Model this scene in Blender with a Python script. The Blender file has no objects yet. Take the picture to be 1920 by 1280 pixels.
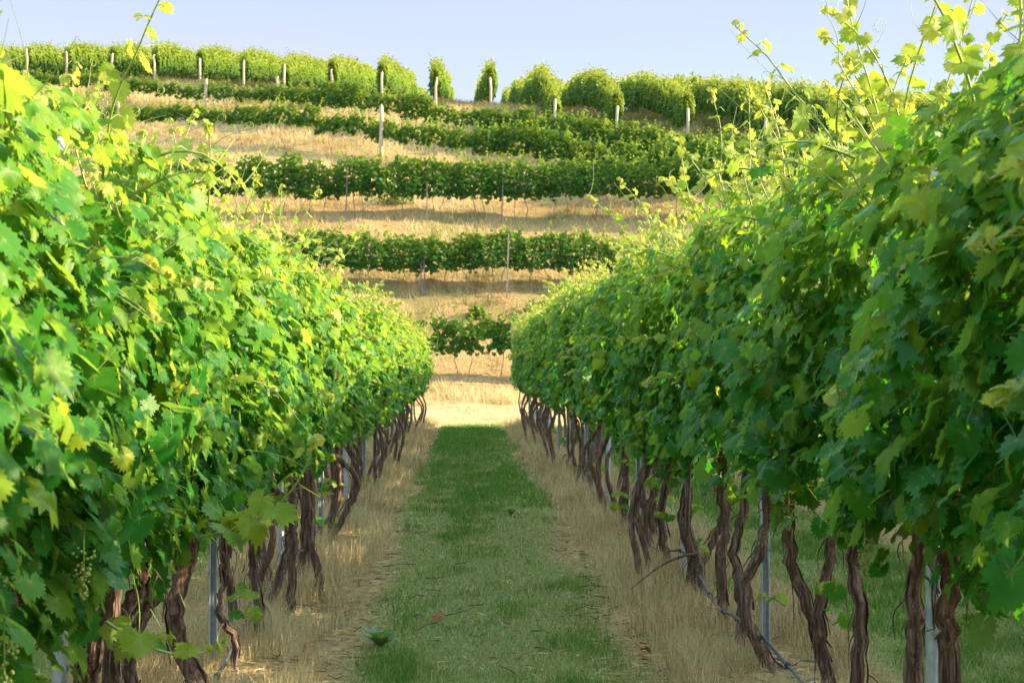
import bpy, math, random
import numpy as np

# ------------------------------------------------------------------ camera, sky, sun, exposure
scene = bpy.context.scene
COL = scene.collection
F, CX, HZ, CAMZ = 3200.0, 873.0, 680.0, 1.5          # focal length in photo pixels, vanishing point, eye height
R = math.radians

cam_d = bpy.data.cameras.new("camera")
cam_d.sensor_width = 36.0
cam_d.lens = 36.0 * F / 1920.0
cam_d.shift_x = (960 - CX) / 1920.0
cam_d.shift_y = -(640 - HZ) / 1920.0
cam_d.clip_start, cam_d.clip_end = 0.1, 3000
cam_d.dof.use_dof = True
cam_d.dof.focus_distance = 8.0
cam_d.dof.aperture_fstop = 10.0
cam = bpy.data.objects.new("camera", cam_d)
COL.objects.link(cam)
cam.location = (0, 0, CAMZ)
cam.rotation_euler = (R(90), 0, 0)
scene.camera = cam

SUN_EL, SUN_AZ = 23.0, -4.0        # azimuth: degrees from +X towards +Y
sd = np.array([math.cos(R(SUN_EL)) * math.cos(R(SUN_AZ)), math.cos(R(SUN_EL)) * math.sin(R(SUN_AZ)), math.sin(R(SUN_EL))])
world = bpy.data.worlds.new("World")
scene.world = world
world.use_nodes = True
wn, wl = world.node_tree.nodes, world.node_tree.links
wn.clear()
sky = wn.new("ShaderNodeTexSky")
sky.sky_type = 'NISHITA'
sky.sun_disc = False
sky.sun_elevation = R(SUN_EL)
sky.sun_rotation = R(90 - SUN_AZ)
sky.air_density, sky.dust_density, sky.ozone_density = 1.0, 0.6, 2.0
tc = wn.new("ShaderNodeTexCoord")
mp = wn.new("ShaderNodeMapping"); mp.inputs['Scale'].default_value = (2.0, 2.0, 11)
cl = wn.new("ShaderNodeTexNoise"); cl.inputs['Scale'].default_value = 1.6; cl.inputs['Detail'].default_value = 5
cr = wn.new("ShaderNodeMapRange"); cr.inputs['From Min'].default_value = .42; cr.inputs['From Max'].default_value = .78
cr.inputs['To Max'].default_value = .6
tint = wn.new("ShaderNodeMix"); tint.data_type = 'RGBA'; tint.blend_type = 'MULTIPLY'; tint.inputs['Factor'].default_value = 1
tint.inputs['B'].default_value = (1.9, 1.64, 1.08, 1)  # sky above the view brightened and warmed as fill for the shade
cm = wn.new("ShaderNodeMix"); cm.data_type = 'RGBA'
cm.inputs['B'].default_value = (.92, .88, 1.12, 1)
bg = wn.new("ShaderNodeBackground"); bg.inputs['Strength'].default_value = 0.15
wo = wn.new("ShaderNodeOutputWorld")
wl.new(tc.outputs['Generated'], mp.inputs['Vector']); wl.new(mp.outputs['Vector'], cl.inputs['Vector'])
wl.new(cl.outputs['Fac'], cr.inputs['Value'])
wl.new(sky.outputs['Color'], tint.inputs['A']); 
# pale lavender evening haze low over the horizon, clearing upwards
sx = wn.new("ShaderNodeSeparateXYZ"); wl.new(tc.outputs['Generated'], sx.inputs[0])
hz = wn.new("ShaderNodeMapRange"); hz.inputs['From Min'].default_value = .26; hz.inputs['From Max'].default_value = .55
hz.inputs['To Min'].default_value = .93; hz.inputs['To Max'].default_value = 0
wl.new(sx.outputs['Z'], hz.inputs['Value'])
hc = wn.new("ShaderNodeValToRGB")
hc.color_ramp.elements[0].position = .08; hc.color_ramp.elements[0].color = (.655, .735, 1.14, 1)
hc.color_ramp.elements[1].position = .27; hc.color_ramp.elements[1].color = (.46, .52, .90, 1)
wl.new(sx.outputs['Z'], hc.inputs[0])
hm = wn.new("ShaderNodeMix"); hm.data_type = 'RGBA'
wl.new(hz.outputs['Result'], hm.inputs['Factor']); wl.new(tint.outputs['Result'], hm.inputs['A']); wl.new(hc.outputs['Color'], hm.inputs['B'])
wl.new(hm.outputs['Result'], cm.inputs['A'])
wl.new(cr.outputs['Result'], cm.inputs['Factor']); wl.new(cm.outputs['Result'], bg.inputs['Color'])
wl.new(bg.outputs['Background'], wo.inputs['Surface'])

sun_d = bpy.data.lights.new("sun", 'SUN')
sun_d.energy = 2.85
sun_d.angle = R(0.5)
sun_d.color = (1.0, 0.82, 0.52)
sun = bpy.data.objects.new("sun", sun_d)
COL.objects.link(sun)
from mathutils import Vector
sun.rotation_euler = Vector(sd).to_track_quat('Z', 'Y').to_euler()
sun.location = (30, 20, 40)

scene.view_settings.view_transform = 'Standard'
scene.view_settings.look = 'None'
scene.view_settings.gamma = 1
scene.view_settings.exposure = 2.55
scene.cycles.max_bounces = 8
scene.cycles.transmission_bounces = 6
scene.cycles.use_denoising = True

rng = np.random.default_rng(11)
random.seed(5)

# ------------------------------------------------------------------ helpers
def mat(name):
    m = bpy.data.materials.new(name)
    m.use_nodes = True
    nt = m.node_tree
    return m, nt.nodes, nt.links, nt.nodes['Principled BSDF']

def ramp(n, stops):
    r = n.new("ShaderNodeValToRGB")
    e = r.color_ramp.elements
    while len(e) > 1: e.remove(e[-1])
    e[0].position, e[0].color = stops[0][0], (*stops[0][1], 1)
    for p, c in stops[1:]:
        k = e.new(p); k.color = (*c, 1)
    return r

def mix(n, l, a, b, f, blend='MIX'):
    x = n.new("ShaderNodeMix"); x.data_type = 'RGBA'; x.blend_type = blend
    for sock, v in (('A', a), ('B', b)):
        if isinstance(v, tuple): x.inputs[sock].default_value = (*v, 1)
        else: l.new(v, x.inputs[sock])
    if isinstance(f, (int, float)): x.inputs['Factor'].default_value = f
    else: l.new(f, x.inputs['Factor'])
    return x.outputs['Result']

def noise(n, l, scale, detail=3, vec=None, rough=.55):
    t = n.new("ShaderNodeTexNoise"); t.inputs['Scale'].default_value = scale; t.inputs['Detail'].default_value = detail
    t.inputs['Roughness'].default_value = rough
    if vec is not None: l.new(vec, t.inputs['Vector'])
    return t.outputs['Fac']

def maprange(n, l, v, a, b, c=0., d=1.):
    m = n.new("ShaderNodeMapRange")
    for k, x in zip(('From Min', 'From Max', 'To Min', 'To Max'), (a, b, c, d)): m.inputs[k].default_value = x
    l.new(v, m.inputs['Value'])
    return m.outputs['Result']

def attr(n, name):
    a = n.new("ShaderNodeAttribute"); a.attribute_name = name
    return a.outputs['Fac']

def tri_mesh(name, V, T, m=None, attrs=None, smooth=False):
    V = np.ascontiguousarray(V, dtype=np.float32); T = np.ascontiguousarray(T, dtype=np.int32)
    me = bpy.data.meshes.new(name)
    me.vertices.add(len(V)); me.vertices.foreach_set("co", V.ravel())
    me.loops.add(T.size); me.loops.foreach_set("vertex_index", T.ravel())
    me.polygons.add(len(T))
    k = T.shape[1]
    me.polygons.foreach_set("loop_start", np.arange(0, T.size, k, dtype=np.int32))
    if smooth: me.polygons.foreach_set("use_smooth", np.ones(len(T), dtype=bool))
    me.update(calc_edges=True)
    for a, v in (attrs or {}).items():
        at = me.attributes.new(a, 'FLOAT', 'POINT')
        at.data.foreach_set("value", np.ascontiguousarray(v, dtype=np.float32))
    if m is not None: me.materials.append(m)
    return me

def obj(name, me, parent=None, loc=None):
    o = bpy.data.objects.new(name, me)
    COL.objects.link(o)
    if parent is not None: o.parent = parent
    if loc is not None: o.location = loc
    return o

def tag(o, label=None, cat=None, group=None, kind=None):
    if label: o['label'] = label
    if cat: o['category'] = cat
    if group: o['group'] = group
    if kind: o['kind'] = kind
    return o

class Geo:
    """collects triangles with per-vertex attributes"""
    def __init__(s, names=()): s.V, s.T, s.n, s.A = [], [], 0, {k: [] for k in names}
    def add(s, V, T, **a):
        V = np.asarray(V, float).reshape(-1, 3)
        s.V.append(V); s.T.append(np.asarray(T, int).reshape(-1, 3) + s.n); s.n += len(V)
        for k in s.A:
            v = a.get(k, 0.0)
            s.A[k].append(np.broadcast_to(np.asarray(v, float), (len(V),)))
    def mesh(s, name, m, smooth=False):
        if not s.V: s.add(np.zeros((3, 3)), [[0, 1, 2]])
        return tri_mesh(name, np.concatenate(s.V), np.concatenate(s.T), m, {k: np.concatenate(v) for k, v in s.A.items()}, smooth)

def unit(v):
    v = np.asarray(v, float)
    return v / (np.linalg.norm(v, axis=-1, keepdims=True) + 1e-9)

def sweep(path, rad, sides=8, ridge=None, phase=0.0, cap=True):
    """tube along a path; ridge(k_ring, angles) -> radius factor"""
    P = np.asarray(path, float); n = len(P)
    rad = np.broadcast_to(np.asarray(rad, float), (n,))
    t = unit(np.gradient(P, axis=0))
    ref = np.array([0, 1.0, 0]) if abs(t[0][1]) < .8 else np.array([1.0, 0, 0])
    u = unit(np.cross(t, ref)); w = np.cross(t, u)
    ang = np.linspace(0, 2 * math.pi, sides, endpoint=False) + phase
    fac = np.ones((n, sides)) if ridge is None else np.stack([ridge(i, ang) for i in range(n)])
    V = P[:, None, :] + (u[:, None, :] * np.cos(ang)[None, :, None] + w[:, None, :] * np.sin(ang)[None, :, None]) * (rad[:, None] * fac)[:, :, None]
    V = V.reshape(-1, 3)
    i = np.arange(n - 1)[:, None] * sides; j = np.arange(sides)[None, :]; j2 = (j + 1) % sides
    a, b, c, d = i + j, i + j2, i + sides + j2, i + sides + j
    T = np.concatenate([np.stack([a, b, c], -1).reshape(-1, 3), np.stack([a, c, d], -1).reshape(-1, 3)])
    if cap:
        V = np.concatenate([V, P[-1:], P[:1]])
        e = n * sides; k = (n - 1) * sides
        jj = np.arange(sides)
        T = np.concatenate([T, np.stack([k + jj, k + (jj + 1) % sides, np.full(sides, e)], -1),
                            np.stack([(jj + 1) % sides, jj, np.full(sides, e + 1)], -1)])
    return V, T

def spline(pts, n):
    """Catmull-Rom through pts"""
    P = np.asarray(pts, float)
    if len(P) == 2: return P[0] + (P[1] - P[0]) * np.linspace(0, 1, n)[:, None]
    Q = np.concatenate([2 * P[:1] - P[1:2], P, 2 * P[-1:] - P[-2:-1]])
    out = []
    for s in np.linspace(0, len(P) - 1 - 1e-6, n):
        k = int(s); f = s - k
        a, b, c, d = Q[k:k + 4]
        out.append(.5 * (2 * b + (c - a) * f + (2 * a - 5 * b + 4 * c - d) * f * f + (3 * b - a - 3 * c + d) * f ** 3))
    return np.array(out)

_tab = np.random.default_rng(3).random((256, 256))
def vnoise(x, y):
    xi, yi = np.floor(x).astype(int), np.floor(y).astype(int)
    fx, fy = x - xi, y - yi
    fx, fy = fx * fx * (3 - 2 * fx), fy * fy * (3 - 2 * fy)
    g = lambda a, b: _tab[a & 255, b & 255]
    return (g(xi, yi) * (1 - fx) + g(xi + 1, yi) * fx) * (1 - fy) + (g(xi, yi + 1) * (1 - fx) + g(xi + 1, yi + 1) * fx) * fy
def fbm(x, y, o=4):
    s, a, t = 0, .5, 0
    for k in range(o):
        s = s + a * vnoise(x * 2 ** k + 17 * k, y * 2 ** k + 31 * k); t += a; a *= .5
    return s / t
def smooth(a, b, x):
    t = np.clip((x - a) / (b - a), 0, 1)
    return t * t * (3 - 2 * t)

# ------------------------------------------------------------------ terrain
ROW_L, ROW_R, ROW_END = -1.22, 1.45, 40.0
def pt(px, py, Y): return ((px - CX) / F * Y, Y, CAMZ + (HZ - py) / F * Y)
_c = []
for Y in (-30, -5, 20, 36, 41):
    for X in (-60, -25, -8, 8, 25, 60): _c.append((X, Y, 0.0))
for x in (-40, -20, -8, 0, 8, 20, 40): _c.append((x, 47.0, 0.22))
for px, Y in ((500, 53), (700, 53), (880, 53), (1060, 53), (1300, 53), (1700, 53), (0, 53)): _c.append(pt(px, 716, Y))
for px in (200, 560, 790, 950, 1200, 1600): _c.append(pt(px, 541, 58.5))
for px, py, Y in ((50, 395, 64), (225, 400, 64), (388, 405, 63.5), (715, 410, 63), (1000, 412, 63), (1290, 400, 62), (1600, 395, 61),
                  (50, 235, 87), (225, 250, 84), (388, 262, 80), (715, 295, 73), (1000, 328, 68), (1290, 362, 64), (1600, 356, 63),
                  (50, 178, 95), (225, 190, 92), (388, 208, 87.5), (715, 238, 79), (1000, 290, 72.6), (1290, 347, 66), (1600, 340, 64.8),
                  (50, 155, 100), (225, 158, 97.5), (388, 166, 95), (715, 192, 85), (920, 210, 83), (1000, 225, 81), (1290, 275, 70.8), (1435, 292, 68.2), (1600, 295, 67)):
    _c.append(pt(px, py, Y))
def xs(X, Y, py): _c.append((X, Y, CAMZ + (HZ - py) / F * Y))
for a in ((-17.8, 112, 157), (-17.8, 130, 166), (-17.8, 170, 200), (-17.8, 230, 250), (-30, 115, 156), (-30, 140, 170), (-45, 110, 152), (-45, 150, 185),
          (-4.3, 100, 190), (-4.3, 117, 192), (-4.3, 149, 220), (-4.3, 190, 255), (0, 95, 206), (0, 115, 214), (0, 150, 232), (3.8, 100, 205), (3.8, 130, 204), (3.8, 157, 212), (3.8, 200, 255),
          (9.2, 100, 214), (9.2, 130, 205), (9.2, 157, 206), (9.2, 200, 245), (20, 77, 268), (20, 100, 240), (20, 130, 218), (20, 165, 214), (20, 210, 240),
          (30, 100, 262), (30, 130, 240), (30, 170, 232), (45, 80, 300), (45, 120, 262), (45, 170, 240), (-70, 100, 160), (-70, 160, 190), (70, 100, 290), (70, 160, 250),
          (-40, 280, 300), (0, 280, 300), (40, 280, 300), (-90, 280, 300), (90, 280, 300)): xs(*a)
_c = np.array(_c)
def _phi(r2): return .5 * r2 * np.log(r2 + 1e-9)
def _fit(c, lam):
    n = len(c); p = c[:, :2] / 20
    K = _phi(((p[:, None] - p[None]) ** 2).sum(-1)) + lam * np.eye(n)
    Q = np.c_[np.ones(n), p]
    A = np.block([[K, Q], [Q.T, np.zeros((3, 3))]])
    return np.linalg.solve(A, np.r_[c[:, 2], np.zeros(3)])
_w = _fit(_c, 0.004)
def H(X, Y):
    X, Y = np.broadcast_arrays(np.asarray(X, float), np.asarray(Y, float))
    sh = X.shape
    q = np.stack([np.clip(X.ravel(), -95, 95), np.clip(Y.ravel(), -30, 290)], -1) / 20
    p = _c[:, :2] / 20
    out = np.empty(len(q))
    for k in range(0, len(q), 20000):
        s = q[k:k + 20000]
        out[k:k + 20000] = _phi(((s[:, None] - p[None]) ** 2).sum(-1)) @ _w[:len(p)] + _w[len(p)] + s @ _w[len(p) + 1:]
    z = out.reshape(sh)
    hill = smooth(41, 49, Y)
    z = z * hill
    z = z + hill * ((fbm(X * .5, Y * .5, 3) - .5) * .30)
    near = 1 - smooth(40, 43, Y)
    dl = np.minimum(np.abs(X - ROW_L), np.abs(X - ROW_R))
    z = z + near * (.05 * np.exp(-(dl / .3) ** 2) + (fbm(X * 2.2, Y * 2.2, 3) - .5) * .03)
    return z

# track between the terraces and other pale worn strips: image polylines with depth
TRACKS = [[(60, 205, 91), (225, 225, 88), (500, 250, 80)], [(250, 262, 81.5), (500, 275, 74), (700, 288, 72), (900, 300, 69), (1000, 330, 67.5)]]
TRW = [np.array([[(p[0] - CX) / F * p[2], p[2]] for p in t]) for t in TRACKS]
def seg_dist(X, Y, line):
    d = np.full(np.shape(X), 1e9)
    for a, b in zip(line[:-1], line[1:]):
        ab = b - a
        t = np.clip(((X - a[0]) * ab[0] + (Y - a[1]) * ab[1]) / (ab @ ab), 0, 1)
        d = np.minimum(d, np.hypot(X - a[0] - t * ab[0], Y - a[1] - t * ab[1]))
    return d
def hill_shade_green(X, Y):
    """green painted for the shade, with some turf, under the hedge rows on the right of the hilltop"""
    return smooth(1, 5, X) * smooth(0, 3, Y - (84.5 - 1.35 * X) + 3) * smooth(.3, .5, fbm(X * .5 + 4, Y * .5, 3) + .12)
def greenness(X, Y):
    """where living grass grows (0..1) on the alley; the hill part also paints in shade"""
    g = np.zeros(np.shape(X))
    wob = (fbm(X * 1.3 + 9, Y * .6, 3) - .5) * .45
    x = X + wob
    for c0, c1 in ((-.60, .86), (-.60 - 2.67, .86 - 2.67), (-.60 + 2.67, .86 + 2.67)):
        g = np.maximum(g, smooth(c0 - .06, c0 + .10, x) * (1 - smooth(c1 - .25, c1 + .12, x)))
    g = g * (1 - smooth(39.6, 40.6, Y + (fbm(X * 2, Y * 2, 2) - .5) * 1.2))
    g = np.maximum(g, .85 * hill_shade_green(X, Y))  # shade below the hilltop hedges put in as green ground
    return g

xg = np.unique(np.round(np.concatenate([np.arange(-400, -60, 20), np.arange(-60, -5, .75), np.arange(-5, 5, .12), np.arange(5, 60, .75), np.arange(60, 401, 20)]), 3))
yg = np.unique(np.round(np.concatenate([np.arange(-60, 2, 4), np.arange(2, 44, .3), np.arange(44, 120, .6), np.arange(120, 300, 4), np.arange(300, 1300, 50)]), 3))
GX, GY = np.meshgrid(xg, yg)
GZ = H(GX, GY)
nx, ny = len(xg), len(yg)
ii, jj = np.meshgrid(np.arange(nx - 1), np.arange(ny - 1))
a = (jj * nx + ii).ravel()
GQ = np.stack([a, a + 1, a + nx + 1, a + nx], -1)
trk = np.zeros_like(GX)
for t in TRW: trk = np.maximum(trk, .22 - .22 * smooth(.3, 1.0, seg_dist(GX, GY, t)))
head = smooth(39.8, 40.6, GY) * (1 - smooth(49, 51.5, GY))
gm, n, l, bs = mat("ground soil and straw")
geo = n.new("ShaderNodeNewGeometry")
pos = geo.outputs['Position']
n1 = noise(n, l, 14, 6, pos); n2 = noise(n, l, .55, 4, pos); n3 = noise(n, l, 60, 3, pos)
dry = ramp(n, [(.28, (.16, .10, .045)), (.5, (.34, .23, .105)), (.72, (.47, .35, .17))]); l.new(n1, dry.inputs[0])
red = mix(n, l, dry.outputs[0], (.24, .12, .06), maprange(n, l, n2, .55, .75, 0, .4))
hilg = mix(n, l, red, (.10, .13, .04), maprange(n, l, noise(n, l, .35, 4, pos), .52, .68, 0, .6))
pale = ramp(n, [(.3, (.24, .165, .075)), (.5, (.42, .33, .18)), (.72, (.60, .50, .32))]); l.new(n1, pale.inputs[0])
c1 = mix(n, l, hilg, pale.outputs[0], attr(n, 'worn'))
grn = ramp(n, [(.3, (.11, .15, .04)), (.6, (.20, .22, .07)), (.8, (.36, .32, .14))]); l.new(n3, grn.inputs[0])
c2 = mix(n, l, c1, grn.outputs[0], attr(n, 'green'))
l.new(c2, bs.inputs['Base Color']); bs.inputs['Roughness'].default_value = .95; bs.inputs['Specular IOR Level'].default_value = .1
bp = n.new("ShaderNodeBump"); bp.inputs['Strength'].default_value = .6; bp.inputs['Distance'].default_value = .05
l.new(n1, bp.inputs['Height']); l.new(bp.outputs['Normal'], bs.inputs['Normal'])
me = tri_mesh("ground", np.stack([GX, GY, GZ], -1).reshape(-1, 3), GQ, gm,
              {'worn': np.maximum(trk, head).ravel(), 'green': greenness(GX, GY).ravel()}, True)
tag(obj("ground", me), kind='structure')

# ------------------------------------------------------------------ materials
def leaf_material(name, stops, trans=.46, spec=.26):
    m, n, l, bs = mat(name)
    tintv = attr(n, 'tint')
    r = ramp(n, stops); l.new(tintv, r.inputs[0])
    ob = n.new("ShaderNodeTexCoord")
    nz = noise(n, l, 26, 3, ob.outputs['Object'])
    c = mix(n, l, r.outputs[0], (1.35, 1.25, 1.1), maprange(n, l, nz, .4, .7, 0, .6), 'MULTIPLY')
    c = mix(n, l, c, (.20, .13, .04), maprange(n, l, noise(n, l, 75, 2, ob.outputs['Object']), .64, .73, 0, .65))
    c = mix(n, l, c, (.30, .36, .12), maprange(n, l, attr(n, 'vein'), .72, 1.0, 0, .6))
    g = n.new("ShaderNodeNewGeometry")
    under = mix(n, l, c, (.16, .22, .12), .42)
    c = mix(n, l, c, under, g.outputs['Backfacing'])
    l.new(c, bs.inputs['Base Color'])
    bs.inputs['Roughness'].default_value = .46
    bs.inputs['Specular IOR Level'].default_value = spec
    bp = n.new("ShaderNodeBump"); bp.inputs['Strength'].default_value = .35; bp.inputs['Distance'].default_value = .01
    l.new(nz, bp.inputs['Height']); l.new(bp.outputs['Normal'], bs.inputs['Normal'])
    tr = n.new("ShaderNodeBsdfTranslucent")
    tcx = mix(n, l, c, (2.5, 2.2, .75), 1.0, 'MULTIPLY')
    l.new(tcx, tr.inputs['Color'])
    mx = n.new("ShaderNodeMixShader"); mx.inputs['Fac'].default_value = trans
    l.new(bs.outputs[0], mx.inputs[1]); l.new(tr.outputs[0], mx.inputs[2])
    l.new(mx.outputs[0], n['Material Output'].inputs['Surface'])
    return m
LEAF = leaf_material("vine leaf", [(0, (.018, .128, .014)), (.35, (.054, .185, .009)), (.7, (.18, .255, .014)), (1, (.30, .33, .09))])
HLEAF = leaf_material("hill vine leaf", [(0, (.022, .090, .016)), (.4, (.055, .14, .014)), (.75, (.13, .20, .014)), (1, (.21, .25, .03))], .34, .12)

STEM, n, l, bs = mat("green shoot stem")
r = ramp(n, [(0, (.10, .13, .035)), (.6, (.22, .29, .06)), (1, (.36, .40, .12))]); l.new(attr(n, 'tint'), r.inputs[0])
l.new(r.outputs[0], bs.inputs['Base Color']); bs.inputs['Roughness'].default_value = .45

def bark_material(name, stops):
    m, n, l, bs = mat(name)
    t = n.new("ShaderNodeTexCoord")
    mp = n.new("ShaderNodeMapping"); mp.inputs['Scale'].default_value = (62, 62, 5)
    l.new(t.outputs['Object'], mp.inputs['Vector'])
    nz = noise(n, l, 1.0, 5, mp.outputs['Vector'], .65)
    r = ramp(n, stops); l.new(nz, r.inputs[0])
    c = mix(n, l, r.outputs[0], (.17, .085, .06), maprange(n, l, noise(n, l, 2.5, 2, t.outputs['Object']), .5, .7, 0, .55))
    l.new(c, bs.inputs['Base Color']); bs.inputs['Roughness'].default_value = .85; bs.inputs['Specular IOR Level'].default_value = .25
    bp = n.new("ShaderNodeBump"); bp.inputs['Strength'].default_value = .9; bp.inputs['Distance'].default_value = .012
    l.new(nz, bp.inputs['Height']); l.new(bp.outputs['Normal'], bs.inputs['Normal'])
    return m
BARK = bark_material("shaggy vine bark", [(.3, (.038, .023, .019)), (.5, (.125, .075, .060)), (.70, (.34, .24, .195))])
HBARK = bark_material("young vine bark", [(.3, (.13, .085, .055)), (.6, (.30, .22, .15))])

STEEL, n, l, bs = mat("galvanised steel")
t = n.new("ShaderNodeTexCoord")
r = ramp(n, [(.35, (.30, .32, .34)), (.7, (.46, .48, .50))]); l.new(noise(n, l, 22, 4, t.outputs['Object']), r.inputs[0])
l.new(r.outputs[0], bs.inputs['Base Color']); bs.inputs['Metallic'].default_value = .45; bs.inputs['Roughness'].default_value = .5

DULL, n, l, bs = mat("weathered dull steel")
t = n.new("ShaderNodeTexCoord")
r = ramp(n, [(.35, (.17, .155, .13)), (.7, (.30, .28, .25))]); l.new(noise(n, l, 18, 4, t.outputs['Object']), r.inputs[0])
l.new(r.outputs[0], bs.inputs['Base Color']); bs.inputs['Metallic'].default_value = .2; bs.inputs['Roughness'].default_value = .65
WOOD, n, l, bs = mat("weathered post wood")
t = n.new("ShaderNodeTexCoord"); mp = n.new("ShaderNodeMapping"); mp.inputs['Scale'].default_value = (25, 25, 1.6)
l.new(t.outputs['Object'], mp.inputs['Vector'])
r = ramp(n, [(.3, (.36, .29, .21)), (.7, (.60, .52, .40))]); l.new(noise(n, l, 1, 4, mp.outputs['Vector']), r.inputs[0])
l.new(r.outputs[0], bs.inputs['Base Color']); bs.inputs['Roughness'].default_value = .85
PALE, n, l, bs = mat("pale cut post top"); bs.inputs['Base Color'].default_value = (.72, .66, .55, 1); bs.inputs['Roughness'].default_value = .8

HOSE, n, l, bs = mat("grey drip hose")
t = n.new("ShaderNodeTexCoord")
r = ramp(n, [(.4, (.035, .042, .058)), (.7, (.085, .095, .12))]); l.new(noise(n, l, 9, 4, t.outputs['Object']), r.inputs[0])
l.new(r.outputs[0], bs.inputs['Base Color']); bs.inputs['Roughness'].default_value = .5
WHITEP, n, l, bs = mat("white plastic"); bs.inputs['Base Color'].default_value = (.75, .75, .74, 1); bs.inputs['Roughness'].default_value = .4
BLACKP, n, l, bs = mat("black plastic"); bs.inputs['Base Color'].default_value = (.02, .022, .026, 1); bs.inputs['Roughness'].default_value = .5

def blade_material(name, stops, trans=.3):
    m, n, l, bs = mat(name)
    r = ramp(n, stops); l.new(attr(n, 'tint'), r.inputs[0])
    l.new(r.outputs[0], bs.inputs['Base Color']); bs.inputs['Roughness'].default_value = .6; bs.inputs['Specular IOR Level'].default_value = .25
    tr = n.new("ShaderNodeBsdfTranslucent"); l.new(r.outputs[0], tr.inputs['Color'])
    mx = n.new("ShaderNodeMixShader"); mx.inputs['Fac'].default_value = trans
    l.new(bs.outputs[0], mx.inputs[1]); l.new(tr.outputs[0], mx.inputs[2])
    l.new(mx.outputs[0], n['Material Output'].inputs['Surface'])
    return m
GRASS = blade_material("mown grass", [(0, (.080, .235, .032)), (.35, (.15, .285, .045)), (.6, (.30, .32, .09)), (.8, (.50, .43, .18)), (1, (.66, .56, .29))])
DRYG = blade_material("dry grass", [(0, (.17, .105, .055)), (.4, (.40, .295, .15)), (.75, (.60, .48, .26)), (1, (.72, .61, .38))], .35)
HILLG = blade_material("hill dry grass", [(0, (.09, .13, .03)), (.2, (.24, .21, .065)), (.36, (.31, .19, .075)), (.55, (.50, .36, .165)), (1, (.68, .54, .30))], .35)
WEED = leaf_material("weed leaf", [(0, (.07, .17, .10)), (.5, (.11, .23, .13)), (1, (.19, .31, .18))], .25)
DEADL, n, l, bs = mat("dead leaf"); bs.inputs['Base Color'].default_value = (.27, .085, .032, 1); bs.inputs['Roughness'].default_value = .7

# ------------------------------------------------------------------ leaves
def leaf_template(k, lod):
    """a five-lobed toothed leaf about 1 wide: petiole joins at the origin, tip towards +y, face +z. Returns verts, tris, vein"""
    g = np.random.default_rng(100 + k)
    base = [(0, .77), (27, .60), (50, .72), (78, .56), (104, .62), (128, .52), (150, .49), (172, .15)]
    ang = [b[0] for b in base]; rr = np.array([b[1] for b in base]) * (1 + (g.random(len(base)) - .5) * .16)
    if lod == 0: N = 42
    elif lod == 1: N = 16
    else: N = 9
    if lod == 0: th = np.linspace(-174, 174, N)
    elif lod == 1: th = np.array([-170, -148, -126, -104, -78, -50, -26, -12, 12, 26, 50, 78, 104, 126, 148, 170.])
    else: th = np.array([-165, -130, -100, -50, 0, 50, 100, 130, 165.])
    if lod == 1: th = np.insert(th, 8, 0)
    r_ = np.interp(np.abs(th), ang, rr)
    if lod == 0:
        tooth = np.where(np.arange(N) % 2 == 0, 1.12, .88)
        r_ = r_ * tooth * (1 + (g.random(N) - .5) * .07)
    asym = 1 + .08 * np.sign(th) * g.standard_normal()
    r_ = r_ * asym
    t = np.radians(th)
    out = np.stack([np.sin(t) * r_, np.cos(t) * r_], -1)
    def veinness(thd):
        d = np.min([np.abs(np.abs(thd) - q) for q in (0, 50, 104, 150)], axis=0)
        return np.clip(1 - d / 11, 0, 1)
    dro, fold, wav = .10 + .28 * g.random(), (g.random() - .35) * .35, g.random() * 6
    def zz(p, thd):
        r2 = (p ** 2).sum(-1)
        return -dro * r2 * .9 + fold * np.abs(p[:, 0]) * .8 + .085 * np.sin(thd / 19 + wav) * np.sqrt(r2) + .075 * (1 - veinness(thd)) * np.sqrt(r2)
    if lod == 0:
        idx = np.arange(0, N, 2) if N % 2 else np.r_[np.arange(0, N, 2)]
        thm = th[idx]
        rm = np.interp(np.abs(thm), ang, rr) * .55
        mid = np.stack([np.sin(np.radians(thm)) * rm, np.cos(np.radians(thm)) * rm], -1)
        P = np.concatenate([[[0, 0]], mid, out]); TH = np.concatenate([[0], thm, th])
        vein = np.concatenate([[1], veinness(thm), veinness(th) * .6])
        M = len(idx); T = []
        for q in range(M - 1):
            T.append((0, 1 + q + 1, 1 + q))
            o0, o1, o2 = 1 + M + idx[q], 1 + M + idx[q] + 1, 1 + M + idx[q + 1]
            T += [(1 + q, o1, o0), (1 + q, 1 + q + 1, o1), (1 + q + 1, o2, o1)]
        if idx[-1] < N - 1: T.append((M, 1 + M + N - 1, 1 + M + N - 2))
    else:
        P = np.concatenate([[[0, 0]], out]); TH = np.concatenate([[0], th])
        vein = np.concatenate([[1], veinness(th) * .5])
        T = [(0, q + 2, q + 1) for q in range(len(th) - 1)]
    V = np.c_[P, zz(P, TH)]
    V = V * .72
    if lod == 0:                                       # petiole: a thin folded strip running back from the blade
        n0 = len(V)
        V = np.concatenate([V, [[-.011, 0, 0], [.011, 0, 0], [.009, -.26, -.10], [-.009, -.26, -.10], [.006, -.5, -.34], [-.006, -.5, -.34]]])
        vein = np.concatenate([vein, np.ones(6)])
        T += [(n0, n0 + 1, n0 + 2), (n0, n0 + 2, n0 + 3), (n0 + 3, n0 + 2, n0 + 4), (n0 + 3, n0 + 4, n0 + 5)]
    return V, np.array(T), vein
TPL = {lod: [leaf_template(k, lod) for k in range(6)] for lod in (0, 1, 2)}

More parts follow.
